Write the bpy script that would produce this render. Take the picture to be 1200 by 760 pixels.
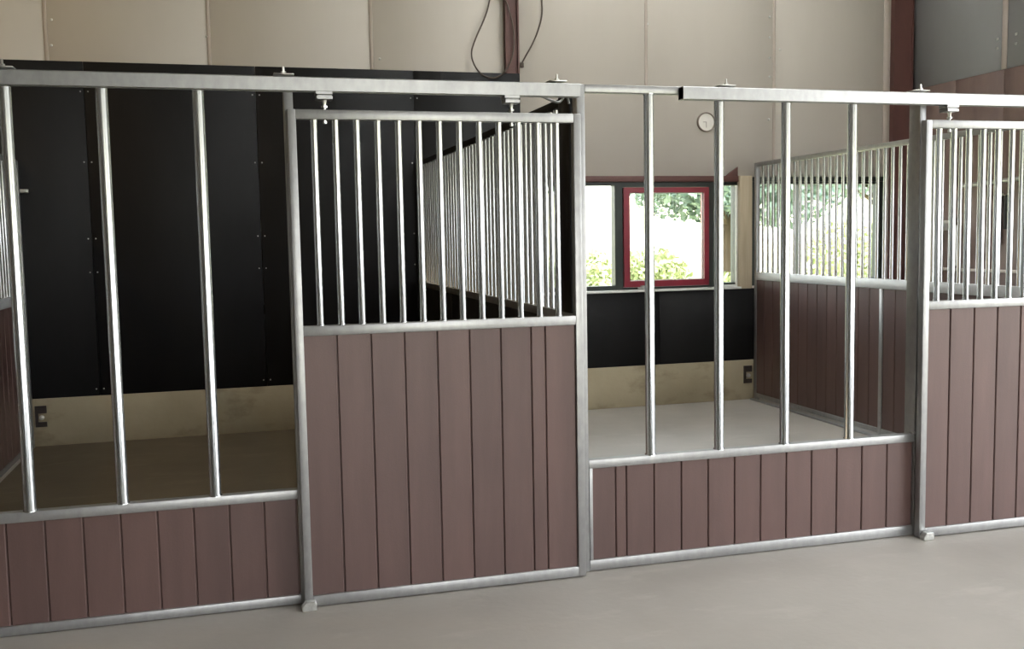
import bpy, bmesh, math, random
from mathutils import Vector, Matrix
random.seed(7)
S = bpy.context.scene
for o in list(bpy.data.objects): bpy.data.objects.remove(o)
C = S.collection

# ---------------------------------------------------------------- camera
cd = bpy.data.cameras.new('camera'); cam = bpy.data.objects.new('camera', cd); C.objects.link(cam)
cd.sensor_fit = 'HORIZONTAL'; cd.sensor_width = 36.0; cd.lens = 1162.714 * 36.0 / 1200.0
cd.clip_start = .05; cd.clip_end = 300
YAW, PIT, ROL = .269464, -.086801, -.017924
fw = Vector((math.sin(YAW)*math.cos(PIT), math.cos(YAW)*math.cos(PIT), math.sin(PIT)))
rt = Vector((math.cos(YAW), -math.sin(YAW), 0)); up = rt.cross(fw)
r2 = rt*math.cos(ROL) + up*math.sin(ROL); u2 = up*math.cos(ROL) - rt*math.sin(ROL)
M = Matrix((r2, u2, -fw)).transposed().to_4x4(); M.translation = Vector((-.24147, -4.37495, 1.6))
cam.matrix_world = M
S.camera = cam

# ---------------------------------------------------------------- sky, sun, exposure
W = bpy.data.worlds.new('sky'); S.world = W; W.use_nodes = True
nt = W.node_tree; bg = nt.nodes['Background']
tc = nt.nodes.new('ShaderNodeTexCoord'); sx = nt.nodes.new('ShaderNodeSeparateXYZ'); rp = nt.nodes.new('ShaderNodeValToRGB')
nt.links.new(tc.outputs['Generated'], sx.inputs[0]); nt.links.new(sx.outputs['Z'], rp.inputs[0]); nt.links.new(rp.outputs[0], bg.inputs['Color'])
rp.color_ramp.elements[0].position = 0.0; rp.color_ramp.elements[0].color = (.99, .99, .985, 1)
rp.color_ramp.elements[1].position = .7; rp.color_ramp.elements[1].color = (.86, .93, 1, 1)
bg.inputs['Strength'].default_value = 1.0
sd = bpy.data.lights.new('sun', 'SUN'); sd.energy = 2.2; sd.angle = math.radians(2); sd.color = (1, .95, .86)
sun = bpy.data.objects.new('sun', sd); C.objects.link(sun)
sun.rotation_euler = Vector((.55, .3, -.85)).to_track_quat('-Z', 'Y').to_euler()
S.view_settings.view_transform = 'Standard'; S.view_settings.look = 'None'
S.view_settings.exposure = 2.93; S.view_settings.gamma = 1.0; S.view_settings.use_curve_mapping = False

# ---------------------------------------------------------------- materials
def lin(c):
    return tuple(((v/255)/12.92 if v/255 <= .04045 else ((v/255+.055)/1.055)**2.4) for v in c) + (1,)
def mat(name, c1, c2=None, rough=.5, metal=0, scale=(4,4,4), bump=0, bscale=None, rvar=0, tone=0, detail=4, spec=.5, trans=0):
    m = bpy.data.materials.new(name); m.use_nodes = True; n = m.node_tree; b = n.nodes['Principled BSDF']
    b.inputs['Roughness'].default_value = rough; b.inputs['Metallic'].default_value = metal
    b.inputs['Specular IOR Level'].default_value = spec
    geo = n.nodes.new('ShaderNodeNewGeometry'); mp = n.nodes.new('ShaderNodeMapping'); n.links.new(geo.outputs['Position'], mp.inputs[0])
    mp.inputs['Scale'].default_value = scale
    if tone:                                    # every piece gets its own offset into the grain
        oi = n.nodes.new('ShaderNodeObjectInfo'); ml = n.nodes.new('ShaderNodeMath'); ml.operation = 'MULTIPLY'; ml.inputs[1].default_value = 37
        cb = n.nodes.new('ShaderNodeCombineXYZ'); n.links.new(oi.outputs['Random'], ml.inputs[0]); n.links.new(ml.outputs[0], cb.inputs[0]); n.links.new(ml.outputs[0], cb.inputs[2])
        n.links.new(cb.outputs[0], mp.inputs['Location'])
    nz = n.nodes.new('ShaderNodeTexNoise'); nz.inputs['Scale'].default_value = 1; nz.inputs['Detail'].default_value = detail; nz.inputs['Roughness'].default_value = .6
    n.links.new(mp.outputs[0], nz.inputs['Vector'])
    mx = n.nodes.new('ShaderNodeMix'); mx.data_type = 'RGBA'
    mr = n.nodes.new('ShaderNodeMapRange'); mr.inputs[1].default_value = .3; mr.inputs[2].default_value = .7
    n.links.new(nz.outputs['Fac'], mr.inputs[0]); n.links.new(mr.outputs[0], mx.inputs[0])
    mx.inputs[6].default_value = lin(c1); mx.inputs[7].default_value = lin(c2 or c1)
    col = mx.outputs[2]
    if tone:
        hs = n.nodes.new('ShaderNodeHueSaturation'); m2 = n.nodes.new('ShaderNodeMapRange'); m2.inputs[3].default_value = 1-tone; m2.inputs[4].default_value = 1+tone
        n.links.new(oi.outputs['Random'], m2.inputs[0]); n.links.new(m2.outputs[0], hs.inputs['Value']); n.links.new(col, hs.inputs['Color']); col = hs.outputs[0]
    n.links.new(col, b.inputs['Base Color'])
    if rvar:
        m3 = n.nodes.new('ShaderNodeMapRange'); m3.inputs[3].default_value = rough-rvar; m3.inputs[4].default_value = rough+rvar
        n.links.new(nz.outputs['Fac'], m3.inputs[0]); n.links.new(m3.outputs[0], b.inputs['Roughness'])
    if bump:
        n4 = n.nodes.new('ShaderNodeTexNoise'); n4.inputs['Scale'].default_value = bscale or 60; n4.inputs['Detail'].default_value = 3
        n.links.new(geo.outputs['Position'], n4.inputs['Vector'])
        bp = n.nodes.new('ShaderNodeBump'); bp.inputs['Strength'].default_value = bump; bp.inputs['Distance'].default_value = .01
        n.links.new(n4.outputs['Fac'], bp.inputs['Height']); n.links.new(bp.outputs[0], b.inputs['Normal'])
    m.diffuse_color = lin(c1)
    return m
def concrete(name, a, b_, cspot, rough):
    m = mat(name, a, b_, rough=rough, scale=(.9,.9,.9), bump=.12, bscale=25, rvar=.08, detail=8)
    n = m.node_tree; b = n.nodes['Principled BSDF']; src = b.inputs['Base Color'].links[0].from_socket
    geo = n.nodes.new('ShaderNodeNewGeometry'); nz = n.nodes.new('ShaderNodeTexNoise'); nz.inputs['Scale'].default_value = 3.2; nz.inputs['Detail'].default_value = 9; nz.inputs['Roughness'].default_value = .65
    mp = n.nodes.new('ShaderNodeMapping'); mp.inputs['Scale'].default_value = (.6, 1.5, 1.2); n.links.new(geo.outputs['Position'], mp.inputs[0]); n.links.new(mp.outputs[0], nz.inputs['Vector'])
    mr = n.nodes.new('ShaderNodeMapRange'); mr.inputs[1].default_value = .56; mr.inputs[2].default_value = .72; mr.inputs[4].default_value = .6
    n.links.new(nz.outputs['Fac'], mr.inputs[0]); mx = n.nodes.new('ShaderNodeMix'); mx.data_type = 'RGBA'
    n.links.new(mr.outputs[0], mx.inputs[0]); n.links.new(src, mx.inputs[6]); mx.inputs[7].default_value = lin(cspot)
    n.links.new(mx.outputs[2], b.inputs['Base Color']); return m
def added_skylight():
    m = bpy.data.materials.new('added roof light'); m.use_nodes = True; n = m.node_tree; n.nodes.remove(n.nodes['Principled BSDF'])
    t = n.nodes.new('ShaderNodeBsdfTranslucent'); t.inputs[0].default_value = (.88, .88, .87, 1); g = n.nodes.new('ShaderNodeBsdfDiffuse'); g.inputs[0].default_value = (.8, .8, .78, 1)
    mx = n.nodes.new('ShaderNodeMixShader'); mx.inputs[0].default_value = .25
    n.links.new(t.outputs[0], mx.inputs[1]); n.links.new(g.outputs[0], mx.inputs[2]); n.links.new(mx.outputs[0], n.nodes['Material Output'].inputs[0]); return m
GALV = mat('galvanised steel', (168,168,167), (154,154,154), rough=.4, metal=.75, scale=(30,30,16), rvar=.05, detail=5)
TUBE = mat('galvanised tube', (205,208,208), (199,202,203), rough=.26, metal=.92, scale=(20,20,3), rvar=.01, detail=5)
ZINC = mat('bright zinc fitting', (215,215,210), (180,180,176), rough=.3, metal=.9, scale=(40,40,40))
WHITEG = mat('glare-white zinc', (214,216,218), (196,199,202), rough=.45, metal=.35, scale=(30,6,30))  # window glare on the divider rail, put into its colour
PLANK = mat('brown composite plank', (99,76,71), (86,66,62), rough=.42, scale=(9,9,1.1), bump=.06, bscale=140, rvar=.06, tone=.07, detail=7, spec=.45)
BLACK = mat('black plastic board', (24,24,25), (17,17,19), rough=.62, scale=(3,3,1), bump=.05, bscale=90, rvar=.05, tone=.03, spec=.28)
SHEET = mat('white insulated sheet', (192,185,176), (182,175,166), rough=.5, scale=(.8,.8,.25), detail=5, tone=.02, spec=.3)
STRIP = mat('pale joint strip', (188,176,166), (172,160,150), rough=.5, scale=(3,3,1))
CONC_W = concrete('concrete plinth', (182,170,144), (158,146,120), (112,100,80), .8)
FLOOR = concrete('concrete floor', (171,165,157), (158,152,144), (180,174,166), .5)
STALLF = concrete('brown stall floor', (104,91,70), (88,76,57), (116,104,84), .7)
OUTC = mat('pale gravel yard', (150,145,132), (128,124,110), rough=.9, scale=(2,2,2))
RBROWN = mat('red oxide steel', (96,62,56), (82,52,48), rough=.55, scale=(5,5,2))
WBOARD = mat('brown wall board', (118,98,90), (98,80,74), rough=.6, scale=(6,6,1.5), bump=.1, bscale=50, tone=.06, detail=7)
FRAMEB = mat('dark green window frame', (38,46,40), (30,37,33), rough=.45, scale=(5,5,5))
REDF = mat('dark red window sash', (140,30,48), (122,24,42), rough=.4, scale=(5,5,5))
WOOD = mat('pale timber', (190,176,152), (168,152,126), rough=.6, scale=(20,20,1.5), detail=6)
WHITE = mat('white painted trim', (224,224,220), (212,212,208), rough=.4, scale=(4,4,4))
PLASW = mat('white plastic', (235,235,232), (225,225,222), rough=.35, scale=(4,4,4))
GREYP = mat('grey wall sheet', (150,150,148), (136,136,135), rough=.5, scale=(.8,.8,.4), spec=.3)
DIMW = mat('weathered timber cladding', (96,86,74), (82,72,62), rough=.7, scale=(2,2,.6), detail=7)
ROOF = mat('roof liner', (128,122,112), (116,110,101), rough=.7, scale=(1,1,1))
SKYL = added_skylight()
CABLE = mat('brown grey cable', (84,72,62), (72,62,54), rough=.6, scale=(8,8,8))
RIM = mat('taupe rim', (128,116,106), (118,107,98), rough=.5, scale=(9,9,9))
DARKM = mat('dark rusty bracket', (58,46,42), (44,36,33), rough=.6, scale=(30,30,30))
RUBBER = mat('black rubber', (22,22,22), (16,16,16), rough=.7, scale=(30,30,30))
GRASS = mat('sunlit dry meadow', (176,176,140), (190,186,156), rough=.95, scale=(.8,.8,.8), detail=8)
LEAF1 = mat('yellow green leaves', (166,172,122), (136,150,106), rough=.7, scale=(3,3,3))
LEAF2 = mat('deep green leaves', (134,152,138), (106,130,118), rough=.7, scale=(3,3,3))
BARK = mat('grey bark', (96,82,66), (74,62,50), rough=.9, scale=(10,10,3), bump=.4, bscale=20)
def glass():
    m = bpy.data.materials.new('window glass'); m.use_nodes = True; n = m.node_tree; n.nodes.remove(n.nodes['Principled BSDF'])
    t = n.nodes.new('ShaderNodeBsdfTransparent'); g = n.nodes.new('ShaderNodeBsdfGlossy'); g.inputs['Roughness'].default_value = .02
    t.inputs[0].default_value = (.96, .98, .97, 1)
    f = n.nodes.new('ShaderNodeFresnel'); f.inputs[0].default_value = 1.3; mx = n.nodes.new('ShaderNodeMixShader')
    n.links.new(f.outputs[0], mx.inputs[0]); n.links.new(t.outputs[0], mx.inputs[1]); n.links.new(g.outputs[0], mx.inputs[2])
    n.links.new(mx.outputs[0], n.nodes['Material Output'].inputs[0]); return m
GLASS = glass()
def clockface():
    m = mat('dial face', (214,210,202), (206,201,193), rough=.35, scale=(9,9,9)); return m
DIAL = clockface()

# ---------------------------------------------------------------- helpers
cache = {}
def link(name, me, loc, parent=None, rot=None):
    o = bpy.data.objects.new(name, me); C.objects.link(o)
    loc = Vector(loc)
    if parent is not None:
        o.parent = parent; base = Vector((0,0,0)); p = parent
        while p is not None: base += p.location; p = p.parent
        loc = loc - base
    o.location = loc
    if rot: o.rotation_euler = rot
    return o
def thing(name, loc, label, cat, group=None, kind=None):
    o = bpy.data.objects.new(name, None); o.empty_display_size = .1; C.objects.link(o); o.location = loc
    return tag(o, label, cat, group, kind)
def tag(o, label=None, cat=None, group=None, kind=None):
    if label: o['label'] = label
    if cat: o['category'] = cat
    if group: o['group'] = group
    if kind: o['kind'] = kind
    return o
def fin(bm, m, smooth=True, angle=35):
    me = bpy.data.meshes.new('m'); bmesh.ops.recalc_face_normals(bm, faces=bm.faces); bm.to_mesh(me); bm.free()
    me.materials.append(m)
    if smooth:
        for p in me.polygons: p.use_smooth = True
        try: me.set_sharp_from_angle(angle=math.radians(angle))
        except Exception: pass
    return me
def bmbox(bm, x0, x1, y0, y1, z0, z1):
    r = bmesh.ops.create_cube(bm, size=1)
    for v in r['verts']: v.co = Vector(((x0+x1)/2 + v.co.x*(x1-x0), (y0+y1)/2 + v.co.y*(y1-y0), (z0+z1)/2 + v.co.z*(z1-z0)))
    return r['verts']
def box(name, x0, x1, y0, y1, z0, z1, m, parent=None, bev=0, seg=2):
    d = (round(x1-x0,4), round(y1-y0,4), round(z1-z0,4), m.name, bev, seg)
    if d not in cache:
        bm = bmesh.new(); bmbox(bm, -d[0]/2, d[0]/2, -d[1]/2, d[1]/2, -d[2]/2, d[2]/2)
        if bev: bmesh.ops.bevel(bm, geom=bm.edges[:], offset=bev, segments=seg, affect='EDGES', profile=.5)
        cache[d] = fin(bm, m, smooth=bool(bev), angle=60)
    return link(name, cache[d], ((x0+x1)/2, (y0+y1)/2, (z0+z1)/2), parent)
def multi(name, boxes, m, parent=None, bev=0, origin=None):
    bm = bmesh.new(); o = Vector(origin or (boxes[0][0], boxes[0][2], boxes[0][4]))
    for b in boxes:
        bmbox(bm, b[0]-o.x, b[1]-o.x, b[2]-o.y, b[3]-o.y, b[4]-o.z, b[5]-o.z)
    if bev: bmesh.ops.bevel(bm, geom=bm.edges[:], offset=bev, segments=1, affect='EDGES')
    return link(name, fin(bm, m, smooth=False), o, parent)
def lathe(bm, prof, seg=16, axis='z', c=(0,0,0)):
    rings = []
    for r, h in prof:
        ring = []
        for k in range(seg):
            a = 2*math.pi*k/seg; u, v = r*math.cos(a), r*math.sin(a)
            p = {'z': (u, v, h), 'y': (u, h, v), 'x': (h, u, v)}[axis]
            ring.append(bm.verts.new((p[0]+c[0], p[1]+c[1], p[2]+c[2])))
        rings.append(ring)
    for a, b in zip(rings, rings[1:]):
        for k in range(seg): bm.faces.new((a[k], a[(k+1) % seg], b[(k+1) % seg], b[k]))
    bm.faces.new(rings[0]); bm.faces.new(rings[-1])
def pole(name, x, y, z0, z1, r, m, parent, collar=True, seg=20):
    k = ('pole', round(z1-z0,4), r, m.name, collar)
    if k not in cache:
        bm = bmesh.new(); h = z1-z0
        p = [(r*1.22, 0), (r*1.2, .004), (r, .009), (r, h-.009), (r*1.15, h-.003), (r*1.15, h)] if collar else [(r, 0), (r, h)]
        lathe(bm, p, seg); cache[k] = fin(bm, m, angle=50)
    return link(name, cache[k], (x, y, z0), parent)
def extr(name, pts, x0, x1, m, parent, axis='x'):   # closed section polygon (a,b) swept along an axis
    bm = bmesh.new(); A = []; B = []
    for a, b in pts:
        if axis == 'x': A.append(bm.verts.new((0, a, b))); B.append(bm.verts.new((x1-x0, a, b)))
        else: A.append(bm.verts.new((a, b, 0))); B.append(bm.verts.new((a, b, x1-x0)))
    bm.faces.new(A); bm.faces.new(B)
    for k in range(len(A)): bm.faces.new((A[k], A[(k+1) % len(A)], B[(k+1) % len(A)], B[k]))
    bmesh.ops.triangulate(bm, faces=[f for f in bm.faces if len(f.verts) > 4])
    return fin(bm, m, smooth=False)
def tube(name, pts, r, m, parent=None, res=6):
    cu = bpy.data.curves.new(name, 'CURVE'); cu.dimensions = '3D'; cu.bevel_depth = r; cu.bevel_resolution = 3; cu.resolution_u = res; cu.use_fill_caps = True
    sp = cu.splines.new('NURBS'); sp.points.add(len(pts)-1); sp.use_endpoint_u = True; sp.order_u = 3
    o0 = Vector(pts[0])
    for k, p in enumerate(pts): v = Vector(p)-o0; sp.points[k].co = (v.x, v.y, v.z, 1)
    t = bpy.data.objects.new('tmp', cu); C.objects.link(t)
    me = bpy.data.meshes.new_from_object(t.evaluated_get(bpy.context.evaluated_depsgraph_get())); bpy.data.objects.remove(t)
    me.materials.clear(); me.materials.append(m)
    for p in me.polygons: p.use_smooth = True
    return link(name, me, o0, parent)
# a tongue-and-groove plank: body with rounded arrises, tongue at one side
def plank(a0, a1, c, z0, z1, parent, along='x', t=.03):
    w = round(a1-a0, 4); k = ('plank', w, round(z1-z0, 4), along, t)
    if k not in cache:
        g = .005; e = .0035; h = t/2
        P = [(0,-h+e), (e,-h), (w-g-e,-h), (w-g,-h+e), (w-g,-.006), (w-.0005,-.006), (w-.0005,.006), (w-g,.006), (w-g,h-e), (w-g-e,h), (e,h), (0,h-e)]
        if along == 'y': P = [(b, a) for a, b in P]
        cache[k] = extr('plank', P, z0, z1, PLANK, None, axis='z')
    return link('plank', cache[k], (a0, c, z0) if along == 'x' else (c, a0, z0), parent)

# ---------------------------------------------------------------- room shell
D = 4.215; XR = 6.331; XL = -7.5; YF = -9.0; ZR = 5.6
fl = box('floor', XL-.2, XR+.2, YF-.2, 4.42, -.2, 0, FLOOR); tag(fl, 'grey worn concrete floor running under the stalls', 'floor', kind='structure')
sf = box('floor_stall', -1.85, 1.30, .05, 4.21, 0, .004, STALLF); tag(sf, 'brown floor of the left stall', 'floor', kind='structure')  # thin slab, browner and darker than the main floor
gr = box('ground', -60, 80, -60, 90, -.4, -.21, GRASS); tag(gr, 'bright sunlit meadow outside the windows', 'ground', kind='structure')
yd = box('yard_paving', XR+.21, 22, -16, 6, -.205, -.02, OUTC); tag(yd, 'pale gravel yard outside the right hand door', 'ground', kind='structure')
wb = thing('wall_back', (0, 4.35, 0), 'back wall of pale sheets above black boards and a concrete plinth', 'wall', kind='structure')
WX0, WX1, WZ0, WZ1 = 2.45, 6.035, 1.10, 2.097
multi('outer_wall', [(XL, WX0, 4.33, 4.45, 0, ZR), (WX1, XR+.15, 4.33, 4.45, 0, ZR), (WX0, WX1, 4.33, 4.45, 0, WZ0), (WX0, WX1, 4.33, 4.45, WZ1, ZR), (4.435, 4.60, 4.33, 4.45, WZ0, WZ1)], SHEET, wb)
J = [XL, -6.6, -5.35, -4.1, -2.86, -1.615, -.384, .947, 2.19, 3.482, 4.804, 6.053, XR]
for a, b in zip(J, J[1:]):
    z0 = .39 if a < 2.1 else 2.152
    box('sheet_panel', a+.003, b-.003, 4.29, 4.33, z0, ZR, SHEET, wb, bev=.003, seg=1)
for j in J[1:-1]:
    if j == 2.19: continue
    z0 = 3.0 if j < 2.3 else 2.152
    w = .014 if j != 6.053 else .034
    box('joint_strip', j-w, j+w, 4.283, 4.291, z0, ZR, STRIP, wb, bev=.002, seg=1)
box('sheet_panel', 2.12, 2.447, 4.29, 4.33, .39, 2.149, SHEET, wb)
box('sheet_panel', 6.038, XR, 4.29, 4.33, .39, 2.149, SHEET, wb)
def screw(x, z, r=.012, y=4.283):
    k = ('screw', r)
    if k not in cache:
        bm = bmesh.new(); lathe(bm, [(r, 0), (r*.9, -.005), (r*.4, -.009)], 8, 'y'); cache[k] = fin(bm, ZINC)
    link('screw', cache[k], (x, y, z), wb)
for x, z in [(-1.568,3.377), (-1.579,3.179), (-.40,3.288), (1.016,3.152), (3.50,3.542), (4.757,3.655), (4.758,3.464), (4.759,3.272), (4.76,3.095), (4.869,3.356), (4.753,2.692), (3.475,2.95), (3.475,2.75), (3.475,2.56), (3.475,2.38)]:
    screw(x, z, y=4.29)
cp = box('concrete_plinth', XL, 6.06, D, 4.33, 0, .388, CONC_W, wb, bev=.006)
# tall black boards in the left stall, reaching a little past the divider
bj = [-6.66, -5.33, -4.01, -2.68, -1.347, -.03, 1.29, 2.245]
for a, b in zip(bj, bj[1:]):
    box('black_board', a+.0015, b-.0015, D, D+.022, .388, 3.048, BLACK, wb, bev=.002, seg=1)
bm = bmesh.new(); lathe(bm, [(.006, 0), (.006, -.002), (.003, -.004)], 8, 'y'); BOLT = fin(bm, ZINC)
for j in bj[1:-1]:
    for z in (2.815, 2.262, 1.655, 1.386, .442):
        for s in (-.028, .028): link('board_bolt', BOLT, (j+s, D, z), wb)
bj2 = [2.248, 3.57, 4.89, 6.06]
for a, b in zip(bj2, bj2[1:]):
    box('black_board', a+.0015, b-.0015, D, D+.022, .388, 1.076, BLACK, wb, bev=.002, seg=1)
multi('board_batten', [(XL, 6.06, D+.022, 4.29, .388, .45), (XL, 6.06, D+.022, 4.29, 1.0, 1.074), (XL, 2.24, D+.022, 4.29, 2.9, 2.96)], RBROWN, wb)
sl = box('window_sill', 2.25, 4.412, 4.19, 4.33, 1.078, 1.098, WHITE, wb, bev=.003)
box('window_sill', 4.545, 6.035, 4.19, 4.33, 1.078, 1.098, WHITE, wb, bev=.003)
box('lintel', 2.12, 4.41, 4.25, 4.295, 2.098, 2.152, RBROWN, wb, bev=.003)
box('lintel', 4.545, 6.05, 4.25, 4.295, 2.098, 2.142, FRAMEB, wb, bev=.003)
box('timber_post', 4.413, 4.543, 4.225, 4.33, 1.076, 2.152, WOOD, wb, bev=.004)
# wedge of dark flashing beside the timber post
bm = bmesh.new(); a = [bm.verts.new(p) for p in ((0,0,0), (.12,0,0), (.12,0,.085))]; b = [bm.verts.new((v.co.x, .03, v.co.z)) for v in a]
bm.faces.new(a); bm.faces.new(b)
for k in range(3): bm.faces.new((a[k], a[(k+1) % 3], b[(k+1) % 3], b[k]))
link('flashing', fin(bm, RBROWN, False), (4.285, 4.255, 2.152), wb)

def ring(x0, x1, z0, z1, gx0, gx1, gz0, gz1, y0, y1):
    return [(x0, gx0, y0, y1, z0, z1), (gx1, x1, y0, y1, z0, z1), (gx0, gx1, y0, y1, z0, gz0), (gx0, gx1, y0, y1, gz1, z1)]
def window(n, x0, x1, gx0, gx1, gz0, gz1, label, m=FRAMEB, z0=1.10, z1=2.097):
    w = thing('window_%d' % n, ((x0+x1)/2, 4.31, z0), label, 'window', kind='structure')
    multi('window_frame', ring(x0, x1, z0, z1, gx0, gx1, gz0, gz1, 4.285, 4.38), m, w)
    return w
w1 = window(1, 2.45, 3.20, 2.50, 3.158, 1.14, 2.066, 'fixed window in dark frame left of the red sash')
box('pane', 2.5, 3.158, 4.33, 4.336, 1.14, 2.066, GLASS, w1)
w2 = window(2, 3.20, 4.17, 3.236, 4.112, 1.118, 2.052, 'window with dark red opening sash')
sh = multi('sash', ring(3.24, 4.108, 1.122, 2.048, 3.30, 4.058, 1.178, 2.0, 4.265, 4.34), REDF, w2)
multi('glazing_bead', ring(3.30, 4.058, 1.178, 2.0, 3.307, 4.051, 1.186, 1.993, 4.30, 4.309), WHITE, w2)
box('pane', 3.30, 4.058, 4.31, 4.316, 1.178, 2.0, GLASS, w2)
lt = multi('latch', [(3.40, 3.43, 4.235, 4.265, 1.10, 1.135), (3.405, 3.50, 4.228, 4.238, 1.118, 1.13), (3.37, 3.40, 4.24, 4.265, 1.10, 1.118)], ZINC, w2)
w3 = window(3, 4.17, 4.413, 4.236, 4.395, 1.135, 2.066, 'narrow fixed window between red sash and timber post')
multi('white_reveal', [(4.236, 4.411, 4.27, 4.284, 1.10, 1.118), (4.395, 4.411, 4.27, 4.284, 1.118, 2.066)], WHITE, w3)
box('pane', 4.236, 4.395, 4.33, 4.336, 1.135, 2.066, GLASS, w3)
w4 = window(4, 4.545, 5.087, 4.60, 5.073, 1.14, 2.077, 'window behind the bars right of the timber post')
box('pane', 4.60, 5.073, 4.33, 4.336, 1.14, 2.077, GLASS, w4)
w5 = window(5, 5.087, 6.035, 5.101, 5.98, 1.14, 2.075, 'wide window behind the bars near the room corner')
box('pane', 5.101, 5.98, 4.33, 4.336, 1.14, 2.075, GLASS, w5)

# right wall: brown boards below 3 m, grey sheets above, a big open doorway towards the yard
wr = thing('wall_right', (XR+.06, 2, 0), 'right wall of brown boards under grey sheets', 'wall', kind='structure')
DY0, DY1, DZ = -6.8, -.9, 4.2
multi('outer_wall', [(XR+.03, XR+.12, DY1, 4.33, 0, ZR), (XR+.03, XR+.12, YF, DY0, 0, ZR), (XR+.03, XR+.12, DY0, DY1, DZ, ZR)], GREYP, wr)
ys = [4.29, 3.64, 3.02, 2.38, 1.74, 1.10, .46, -.2, DY1]
for b, a in zip(ys, ys[1:]): box('wall_board', XR, XR+.03, a+.003, b-.003, 0, 3.0, WBOARD, wr, bev=.003, seg=1)
ys = [4.29, 3.03, 1.73, .43, DY1]
for b, a in zip(ys, ys[1:]): box('sheet_panel', XR+.012, XR+.03, a+.002, b-.002, 3.003, ZR, GREYP, wr, bev=.002, seg=1)
for y in (3.03, 1.73, .43): box('joint_strip', XR+.002, XR+.012, y-.03, y+.03, 3.003, ZR, STRIP, wr, bev=.002, seg=1)
for y, z in ((3.12, 3.28), (3.12, 3.2), (2.9, 3.28), (2.9, 3.2)): box('screw', XR+.006, XR+.014, y-.012, y+.012, z-.012, z+.012, ZINC, wr, bev=.003)
box('batten', XR-.022, XR, .2, 4.1, 1.215, 1.243, STRIP, wr, bev=.003)
wl = box('wall_left', XL-.15, XL, YF, 4.33, 0, ZR, DIMW); tag(wl, 'left wall of the barn outside the picture', 'wall', kind='structure')
wf = multi('wall_front', [(XL-.15, XR+.15, YF-.15, YF, 3.9, ZR), (XL-.15, .2, YF-.15, YF, 0, 3.9), (4.2, XR+.15, YF-.15, YF, 0, 3.9)], DIMW); tag(wf, 'front wall of the barn behind the camera', 'wall', kind='structure')
sky_x = [(2.3, 4.4)]; SY0, SY1 = -3.5, 4.0
xs = [XL-.15, 2.3, 4.4, XR+.15]
bl = [(xs[0], xs[1], YF-.15, 4.45, ZR, ZR+.12), (xs[2], xs[3], YF-.15, 4.45, ZR, ZR+.12)]
for a, b in sky_x: bl += [(a, b, YF-.15, SY0, ZR, ZR+.12), (a, b, SY1, 4.45, ZR, ZR+.12)]
ce = multi('ceiling', bl, ROOF)
for a, b in sky_x: box('added_roof_light', a-.03, b+.03, SY0-.03, SY1+.03, ZR+.121, ZR+.125, SKYL, ce)  # unseen roof light, added to brighten the floor and back wall
tag(ce, 'pale roof liner high above the stalls', 'ceiling', kind='structure')

# steel columns
c1 = thing('steel_column', (2.18, 4.26, 3.05), 'red-brown steel column rising above the black boards beside the hanging cables', 'column')
multi('beam_section', [(2.122, 2.136, 4.222, 4.288, 3.05, ZR), (2.136, 2.232, 4.245, 4.255, 3.05, ZR), (2.232, 2.246, 4.222, 4.288, 3.05, ZR)], RBROWN, c1)
c1['kind'] = 'structure'
c2 = thing('steel_column', (6.2, 4.2, 0), 'dark red-brown steel column in the corner right of the windows', 'column')
multi('beam_section', [(6.095, 6.11, 4.222, 4.285, 0, ZR), (6.11, 6.30, 4.235, 4.25, 0, ZR), (6.30, 6.315, 4.222, 4.285, 0, ZR)], RBROWN, c2)
c2['kind'] = 'structure'

# ---------------------------------------------------------------- fixed stall fronts
PZ = 2.262
def front(x0, x1, poles, joints, zm, zb, label, side_rail=True):
    t = thing('stall_barrier', (x0, .02, 0), label, 'stall front')
    box('base_rail', x0, x1, 0, .045, .004, zb, GALV, t, bev=.0028)
    box('middle_rail', x0, x1, 0, .045, zm-.042, zm, GALV, t, bev=.0028)
    box('top_rail', x0, x1, 0, .045, PZ, PZ+.036, GALV, t, bev=.0028)
    for x in poles: pole('pole', x, .0225, zm-.002, PZ+.002, .0235, TUBE, t)
    for a, b in zip(joints, joints[1:]): plank(a, b, .025, zb-.008, zm-.034, t)
    return t
jl = [-1.79] + [round(-1.193+.1467*k, 4) for k in range(-3, 8)] + [-.166+.14]
jl = [-1.785, -1.634, -1.487, -1.340, -1.193, -1.0463, -.8996, -.7529, -.6062, -.4595, -.3128, -.1661, -.025]
fL = front(-1.785, -.022, [-1.455, -1.10, -.7424, -.3674], jl, .518, .045, 'low brown planked stall front with round poles left of the wide sliding door')
jr = [1.333, 1.474, 1.529, 1.6735, 1.818, 1.9625, 2.107, 2.2515, 2.396, 2.5405, 2.687, 2.835, 2.985, 3.140]
fR = front(1.333, 3.14, [1.6597, 2.0246, 2.388, 2.7614], jr, .543, .056, 'low brown planked stall front with four poles in front of the red window')
box('side_stile', 1.333, 1.352, -.002, .045, .056, .503, GALV, fR, bev=.004)
box('rail_bolt', 3.118, 3.14, -.012, .005, .545, .556, ZINC, fR, bev=.003)

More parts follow.
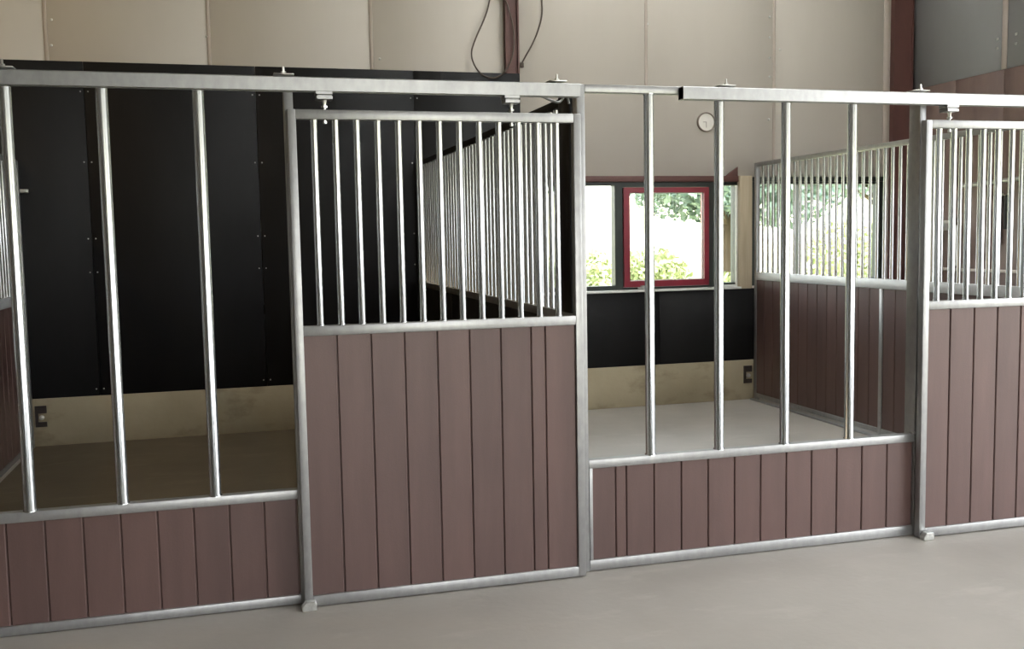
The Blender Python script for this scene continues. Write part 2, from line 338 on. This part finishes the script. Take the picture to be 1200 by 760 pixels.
# posts between the bays
def post(x0, x1, y0, y1, ztop, label, foot=True, guide=True):
    t = thing('stall_post', ((x0+x1)/2, (y0+y1)/2, 0), label, 'post')
    box('upright', x0, x1, y0, y1, .002, ztop, GALV, t, bev=.0028)
    if guide:
        bm = bmesh.new()
        P = [(-.030, 0), (.034, 0), (.034, .030), (.028, .040), (-.012, .040), (-.030, .020)]
        A = [bm.verts.new((a, -.036, b)) for a, b in P]; B = [bm.verts.new((a, .0, b)) for a, b in P]
        bm.faces.new(A); bm.faces.new(B)
        for k in range(6): bm.faces.new((A[k], A[(k+1) % 6], B[(k+1) % 6], B[k]))
        bmesh.ops.bevel(bm, geom=bm.edges[:], offset=.003, segments=1, affect='EDGES')
        link('door_guide', fin(bm, ZINC, False), ((x0+x1)/2+.005, -.062, .0), t)
    return t
post(-.022, .018, .0, .045, 2.298, 'galvanised post between the left poles and the wide sliding door')
post(1.293, 1.333, .0, .06, 2.298, 'galvanised post right of the wide sliding door beside the red window bay', guide=False)
post(3.140, 3.178, .0, .085, 2.298, 'galvanised post left of the partly visible right door')
post(4.50, 4.56, .0, .085, 2.298, 'galvanised post at the far side of the right door outside the frame', guide=False)
post(-1.835, -1.787, .0, .06, 2.298, 'galvanised post at the left end of the left stall outside the frame', guide=False)

# top tracks
def track(x0, x1, brackets, label):
    t = thing('door_track', (x0, -.035, 2.233), label, 'door track')
    y0, y1, z0, z1, e = -.06, -.004, 0, .058, .004
    P = [(y0, z0), (y0+.014, z0), (y0+.014, z0+e), (y0+e, z0+e), (y0+e, z1-e), (y1-e, z1-e), (y1-e, z0+e), (y1-.014, z0+e), (y1-.014, z0), (y1, z0), (y1, z1-.004), (y1-.004, z1), (y0+.004, z1), (y0, z1-.004)]
    link('rail', extr('rail', P, x0, x1, GALV, t), (x0, 0, 2.233), t)
    for bx in brackets:
        box('bracket', bx-.042, bx+.042, -.052, .03, 2.299, 2.305, ZINC, t, bev=.002, seg=1)
        bm = bmesh.new(); lathe(bm, [(.011, 0), (.011, .009), (.005, .0095), (.005, .028), (.003, .030)], 6); link('bolt', fin(bm, ZINC, False), (bx, -.03, 2.305), t)
    return t
track(-1.85, 1.292, [-1.094, -.018, 1.19], 'long galvanised sliding door track over the left stall')
track(1.80, 4.62, [2.035, 3.117], 'galvanised sliding door track over the right stall, with an open left end')

# sliding doors
def door(x0, x1, joints, nbars, first, step, hangers, label, st=.036):
    t = thing('sliding_door', (x0, -.04, .004), label, 'stall door')
    y0, y1 = -.06, -.02
    box('stile', x0, x0+st, y0, y1, .006, 2.156, GALV, t, bev=.0028)
    box('stile', x1-st, x1, y0, y1, .006, 2.156, GALV, t, bev=.0028)
    a, b = x0+st-.001, x1-st+.001
    box('bottom_rail', a, b, y0, y1, .006, .054, GALV, t, bev=.0028)
    box('middle_rail', a, b, y0, y1, 1.196, 1.239, GALV, t, bev=.0028)
    box('top_rail', a, b, y0, y1, 2.115, 2.156, GALV, t, bev=.0028)
    for k in range(nbars): pole('bar', first+step*k, -.038, 1.238, 2.117, .0145, TUBE, t, seg=14)
    for p, q in zip(joints, joints[1:]): plank(p, q, -.036, .048, 1.202, t)
    for h in hangers:
        g = multi('roller_hanger', [(h-.034, h+.034, -.068, -.002, 2.198, 2.213), (h-.030, h+.030, -.060, -.01, 2.213, 2.218), (h-.037, h+.034, -.068, -.002, 2.218, 2.232)], GALV, t, bev=.0015, origin=(h, -.035, 2.2))
        bm = bmesh.new(); lathe(bm, [(.004, -.102), (.009, -.10), (.009, -.090), (.006, -.089), (.006, -.083), (.012, -.082), (.012, -.074), (.006, -.073), (.006, -.036), (.013, -.034), (.013, -.026), (.007, -.024), (.009, -.006), (.013, 0)], 10)
        link('hanger_bolt', fin(bm, ZINC, angle=30), (h, -.04, 2.199), g)
    return t
door(-.012, 1.292, [.022, .166, .314, .461, .608, .755, .900, 1.043, 1.111, 1.258], 13, .0985, .0901, [.146, .970], 'wide brown planked sliding door with thirteen upright bars, closing the left stall')
door(3.133, 4.43, [3.166, 3.309, 3.4565, 3.602, 3.749, 3.896, 4.043, 4.19, 4.3, 4.397], 13, 3.228, .0895, [3.285, 4.2], 'brown planked sliding door with upright bars, cut off by the right edge of the picture')

# dividers running back
def divider(x, label, y0=.10, ym=2.238, y1=4.19, clad=0, zt=2.272, zm=1.195):
    t = thing('stall_divider', (x, y0, 0), label, 'stall divider')
    h = .02
    for y in (y0+.02, y1-.02): box('upright', x-h, x+h, y-.02, y+.02, .002, zt-.002, GALV, t, bev=.003)
    box('upright', x-h, x+h, ym-.02, ym+.02, .002, zm-.034, GALV, t, bev=.003)
    a, b = y0+.04, y1-.04
    box('top_rail', x-h, x+h, a, b, zt-.04, zt, GALV if not clad else BLACK, t, bev=.003)  # clad: the rail's shaded side is put into its colour as black
    box('middle_rail', x-h-.004, x+h+.004, a, b, zm-.035, zm+.04, WHITEG if not clad else GALV, t, bev=.004)
    ys_ = a if not clad else .235
    n = round((b-ys_)/.0905); s = (b-ys_)/n
    for k in range(1 if not clad else 1, n): pole('bar', x, ys_+s*k, zm+.038, zt-.038, .0135, TUBE, t, seg=12)
    for a, b in ((y0+.04, ym-.02), (ym+.02, y1-.04)):
        box('bottom_rail', x-h, x+h, a, b, .03, .07, GALV, t, bev=.003)
        n = int((b-a)/.1467)
        js = [b-.1467*k for k in range(n+1)]
        if js[-1]-a > .02: js.append(a)
        js = js[::-1]
        for p, q in zip(js, js[1:]): plank(p, q, x, .066, zm-.03, t, along='y')
    if clad:
        ys = [y0+.04, 1.46, 2.83, y1]
        box('black_board', x-.036, x-.021, y0+.002, .265, zm+.041, zt-.002, BLACK, t, bev=.002, seg=1)  # shade on the unlit front upright, built as a dark strip
        for p, q in zip(ys, ys[1:]): box('black_board', x-.040, x-.024, p+.002, q-.002, .03, zm+.0, BLACK, t, bev=.002, seg=1)
    return t
divider(1.326, 'barred divider wall running back from the post right of the wide sliding door', clad=1)
divider(4.563, 'brown planked divider with bars running back on the right in front of the windows', y0=.09)
divider(-1.872, 'brown planked divider with bars at the left edge of the picture', y0=.07)
tag(box('floor_channel', 4.50, 4.54, .1, 4.19, .0, .014, GALV, bev=.003), 'thin galvanised floor channel beside the right divider', 'channel')

# corner brackets on the plinth
for x, lab in ((4.488, 'dark rusty bracket on the concrete plinth beside the right divider'), (-1.80, 'dark rusty bracket on the concrete plinth at the left divider')):
    t = thing('wall_bracket', (x, D, .16), lab, 'bracket')
    multi('plate', [(x-.04, x+.045, D-.012, D, .16, .20), (x-.04, x+.045, D-.012, D, .27, .33), (x-.04, x-.018, D-.012, D, .20, .27)], DARKM, t)
    bm = bmesh.new(); lathe(bm, [(.02, 0), (.02, -.016), (.012, -.02)], 10, 'y'); link('bolt', fin(bm, ZINC), (x+.008, D-.001, .235), t)
t = thing('latch_bracket', (-1.80, 4.19, 2.02), 'small zinc bracket on the black boards by the left divider top', 'bracket')
box('plate', -1.85, -1.79, 4.185, D, 2.02, 2.05, ZINC, t, bev=.004)

# ---------------------------------------------------------------- small things on the walls
t = thing('electric_cable', (1.99, 4.27, 3.7), 'loose brown cable looping down in front of the steel column', 'cable')
tube('loop', [(2.06, 4.275, 4.3), (2.02, 4.27, 3.9), (1.994, 4.26, 3.669), (1.945, 4.25, 3.521), (1.849, 4.24, 3.336), (1.805, 4.235, 3.211), (1.835, 4.225, 3.10), (1.904, 4.215, 3.02), (2.0, 4.205, 2.995), (2.08, 4.205, 3.03), (2.14, 4.21, 3.10), (2.19, 4.214, 3.22), (2.20, 4.215, 3.40), (2.16, 4.215, 3.6), (2.08, 4.215, 3.8)], .0065, CABLE, t)
t = thing('electric_cable', (2.477, 4.28, 3.7), 'cable end hanging free on the pale sheets right of the steel column', 'cable')
tube('strand', [(2.45, 4.28, 4.2), (2.475, 4.28, 3.85), (2.478, 4.28, 3.702), (2.484, 4.28, 3.591), (2.45, 4.28, 3.463), (2.384, 4.28, 3.312), (2.303, 4.278, 3.19), (2.285, 4.276, 3.15)], .0065, CABLE, t)
box('plug', 2.268, 2.298, 4.262, 4.289, 3.11, 3.155, CABLE, t, bev=.005)
t = thing('tie_cable', (1.098, .03, 2.25), 'thin bent steel rod under the track end by the divider', 'cable')
tube('rod', [(1.098, .03, 2.262), (1.165, .05, 2.236), (1.235, .09, 2.222), (1.258, .10, 2.24), (1.27, .10, 2.262), (1.287, .10, 2.25), (1.29, .10, 2.222)], .006, GALV, t)
# round dial
t = thing('wall_clock', (4.085, 4.287, 2.657), 'round pale wall clock with thin dark rim above the red sash', 'clock')
bm = bmesh.new(); lathe(bm, [(.092, 0), (.092, -.02), (.086, -.026), (.080, -.02), (.080, -.012), (.001, -.012)], 32, 'y'); link('rim', fin(bm, RIM, angle=30), (4.085, 4.29, 2.657), t)
bm = bmesh.new(); lathe(bm, [(.080, -.0125), (.080, -.014), (.001, -.014)], 32, 'y'); f = link('dial', fin(bm, DIAL), (4.085, 4.29, 2.657), t)
multi('clock_hand', [(4.052, 4.087, 4.2735, 4.2755, 2.655, 2.660), (4.083, 4.088, 4.2735, 4.2755, 2.657, 2.605)], RIM, t)
t = thing('ring_hook', (3.475, 4.28, 2.221), 'small ring hook on the pale joint above the red sash', 'hook')
bm = bmesh.new(); n = 16
for k in range(n):
    pass
bmesh.ops.create_cone(bm, cap_ends=False, segments=16, radius1=.03, radius2=.03, depth=.006)
bmesh.ops.solidify(bm, geom=bm.faces[:], thickness=.006)
for v in bm.verts: v.co = Vector((v.co.x, v.co.z, v.co.y))
link('ring', fin(bm, ZINC), (3.475, 4.27, 2.221), t)
box('eye', 3.469, 3.481, 4.262, 4.291, 2.245, 2.257, ZINC, t, bev=.002)
# right wall equipment seen through the bars
t = thing('wall_rail', (XR-.06, 3.0, 2.02), 'grey steel pipe rail on the brown right wall behind the bars', 'rail')
tube('pipe', [(XR-.07, 3.42, 2.005), (XR-.07, 3.0, 2.02), (XR-.07, 2.2, 2.05)], .02, GALV, t)
for y in (3.36, 2.35): box('holder', XR-.06, XR, y-.015, y+.015, 2.0, 2.03, GALV, t)
t = thing('drain_pipe', (XR-.05, 3.57, 1.3), 'short white plastic pipe with tapered end on the right wall behind the bars', 'pipe')
tube('pipe', [(XR-.06, 3.525, 1.64), (XR-.07, 3.52, 1.58), (XR-.075, 3.51, 1.45), (XR-.07, 3.51, 1.33), (XR-.055, 3.52, 1.28)], .045, PLASW, t)
t = thing('wall_shelf', (XR-.06, 3.72, 1.66), 'small white shelf on the right wall beside the white pipe', 'shelf')
box('board', XR-.12, XR, 3.63, 3.79, 1.665, 1.695, WHITE, t, bev=.004); box('bracket', XR-.08, XR, 3.70, 3.72, 1.60, 1.666, WHITE, t)
t = thing('water_bowl', (XR-.12, 4.0, 1.09), 'white plastic bowl on the brown wall in the corner behind the bars', 'bowl')
bm = bmesh.new(); lathe(bm, [(.05, 0), (.085, .02), (.10, .10), (.10, .16), (.092, .16), (.088, .10), (.07, .035), (.001, .03)], 18); link('bowl', fin(bm, PLASW), (XR-.125, 3.90, 1.09), t)
box('holder', XR-.04, XR, 3.87, 3.93, 1.12, 1.2, GALV, t)
t = thing('halter', (XR-.03, 3.02, 1.48), 'dark strap halter hanging on the right wall behind the bars', 'halter')
box('strap', XR-.02, XR-.004, 3.0, 3.045, 1.47, 1.9, RUBBER, t, bev=.003); box('strap', XR-.02, XR-.004, 2.93, 2.965, 1.6, 1.9, RUBBER, t, bev=.003)
box('hook', XR-.05, XR, 2.94, 3.04, 1.895, 1.915, ZINC, t, bev=.003)

# unseen lamp, added to warm the light on the left side
t = thing('added_lamp', (-3.4, 1.2, 4.2), 'added warm fill lamp, shaped as a pendant, left of the stalls outside the picture', 'lamp')
bm = bmesh.new(); lathe(bm, [(.04, .24), (.06, .2), (.2, .02), (.21, 0), (.19, .01), (.05, .18)], 24); link('shade', fin(bm, DARKM), (-3.4, 1.2, 4.25), t)
tube('cord', [(-3.4, 1.2, 4.48), (-3.4, 1.2, 5.0), (-3.4, 1.2, 5.6)], .006, RUBBER, t)
ld = bpy.data.lights.new('added_bulb', 'POINT'); ld.energy = 12; ld.color = (1, .72, .38); ld.shadow_soft_size = .06
lo = bpy.data.objects.new('added_lamp_light', ld); C.objects.link(lo); lo.parent = t; lo.location = (0, 0, .04)

# ---------------------------------------------------------------- outside
def leaves(name, blobs, n, size, m, parent, rnd):
    V = []; F = []
    for (cx, cy, cz, rx, ry, rz) in blobs:
        for k in range(n):
            while True:
                p = Vector((rnd.uniform(-1,1), rnd.uniform(-1,1), rnd.uniform(-1,1)))
                if .25 < p.length < 1: break
            q = Vector((cx+p.x*rx, cy+p.y*ry, cz+p.z*rz))
            if q.z < -.18: continue
            a = Vector((rnd.gauss(0,1), rnd.gauss(0,1), rnd.gauss(0,1))).normalized(); b = a.cross(Vector((rnd.gauss(0,1), rnd.gauss(0,1), rnd.gauss(0,1)))).normalized()
            s = size*rnd.uniform(.6, 1.4); i = len(V)
            V += [q-a*s, q+b*s*.5, q+a*s, q-b*s*.5]; F.append((i, i+1, i+2, i+3))
    me = bpy.data.meshes.new(name); o0 = Vector(parent.location); me.from_pydata([v-o0 for v in V], [], F); me.materials.append(m)
    o = link(name, me, o0, parent); o['kind'] = 'stuff'; return o
def bush(x, y, h, w, m, label, seed, n=900, name='bush'):
    rnd = random.Random(seed); t = thing(name, (x, y, -.2), label, 'bush', 'bushes beyond the windows')
    bl = [(x+rnd.uniform(-w,w)*.5, y+rnd.uniform(-.4,.4), -.2+h*rnd.uniform(.3,.72), w*rnd.uniform(.3,.55), w*.4, h*rnd.uniform(.22,.33)) for k in range(7)]
    leaves('foliage', bl, n, .05, m, t, rnd)
    for k in range(4):
        a = rnd.uniform(-.5, .5)*w; tube('stem', [(x+a*.2, y, -.22), (x+a*.5, y, h*.25), (x+a, y+rnd.uniform(-.2,.2), h*.6)], .018, BARK, t)
bush(4.1, 8.9, 1.72, 1.05, LEAF1, 'yellow-green bush low in the leftmost window', 3)
bush(5.65, 9.3, 1.72, .9, LEAF1, 'yellow-green bush low in the red sash window', 4)
bush(7.7, 10.4, 1.3, 1.2, LEAF1, 'low yellow-green bush behind the timber window post', 8)
bush(9.1, 9.2, 2.15, 1.5, LEAF1, 'tall yellow-green bush behind the bars near the corner', 5)
bush(11.6, 10.4, 2.1, 1.5, LEAF1, 'rightmost yellow-green bush outside the corner window', 6)
def tree(x, y, h, cr, zc, m, label, seed, n=1500):
    rnd = random.Random(seed); t = thing('tree', (x, y, -.2), label, 'tree', 'trees beyond the windows')
    tube('trunk', [(x, y, -.25), (x+.1, y, h*.4), (x-.1, y+.1, h*.8)], .13, BARK, t)
    bl = []
    for k in range(9):
        a = 2*math.pi*k/9; bl.append((x+math.cos(a)*cr*.6, y+math.sin(a)*cr*.5, zc+rnd.uniform(-.35, .5), cr*.5, cr*.45, rnd.uniform(.5, .9)))
    bl.append((x, y, zc+.8, cr*.8, cr*.7, .9))
    leaves('crown', bl, n, .075, m, t, rnd)
    for k in range(5):
        a = 2*math.pi*k/5+.3; tube('branch', [(x, y, h*.45), (x+math.cos(a)*cr*.5, y+math.sin(a)*cr*.4, zc), (x+math.cos(a)*cr*.9, y+math.sin(a)*cr*.8, zc+.3)], .04, BARK, t)
tree(4.9, 15.2, 4.2, 2.1, 3.15, LEAF2, 'leftmost dark green tree whose low branches hang into the window top', 11)
tree(8.15, 11.6, 3.8, 1.95, 2.8, LEAF2, 'dark green tree hanging over the red sash window, trunk behind the timber post', 12)
tree(13.9, 15.2, 4.6, 2.3, 3.2, LEAF2, 'dark green tree with low branches seen between the bars', 13)
hl = bpy.data.meshes.new('hill'); vs = []; fs = []
for i in range(21):
    for j in range(7): vs.append((-40+i*6, 30+j*9, -.4 + (j/6)**.8*5.5*(1+.12*math.sin(i*1.3+j)) ))
for i in range(20):
    for j in range(6): k = i*7+j; fs.append((k, k+7, k+8, k+1))
hl.from_pydata(vs, [], fs); hl.materials.append(GRASS); ho = bpy.data.objects.new('hill', hl); C.objects.link(ho); tag(ho, 'pale meadow slope rising far beyond the windows', 'ground', kind='structure')
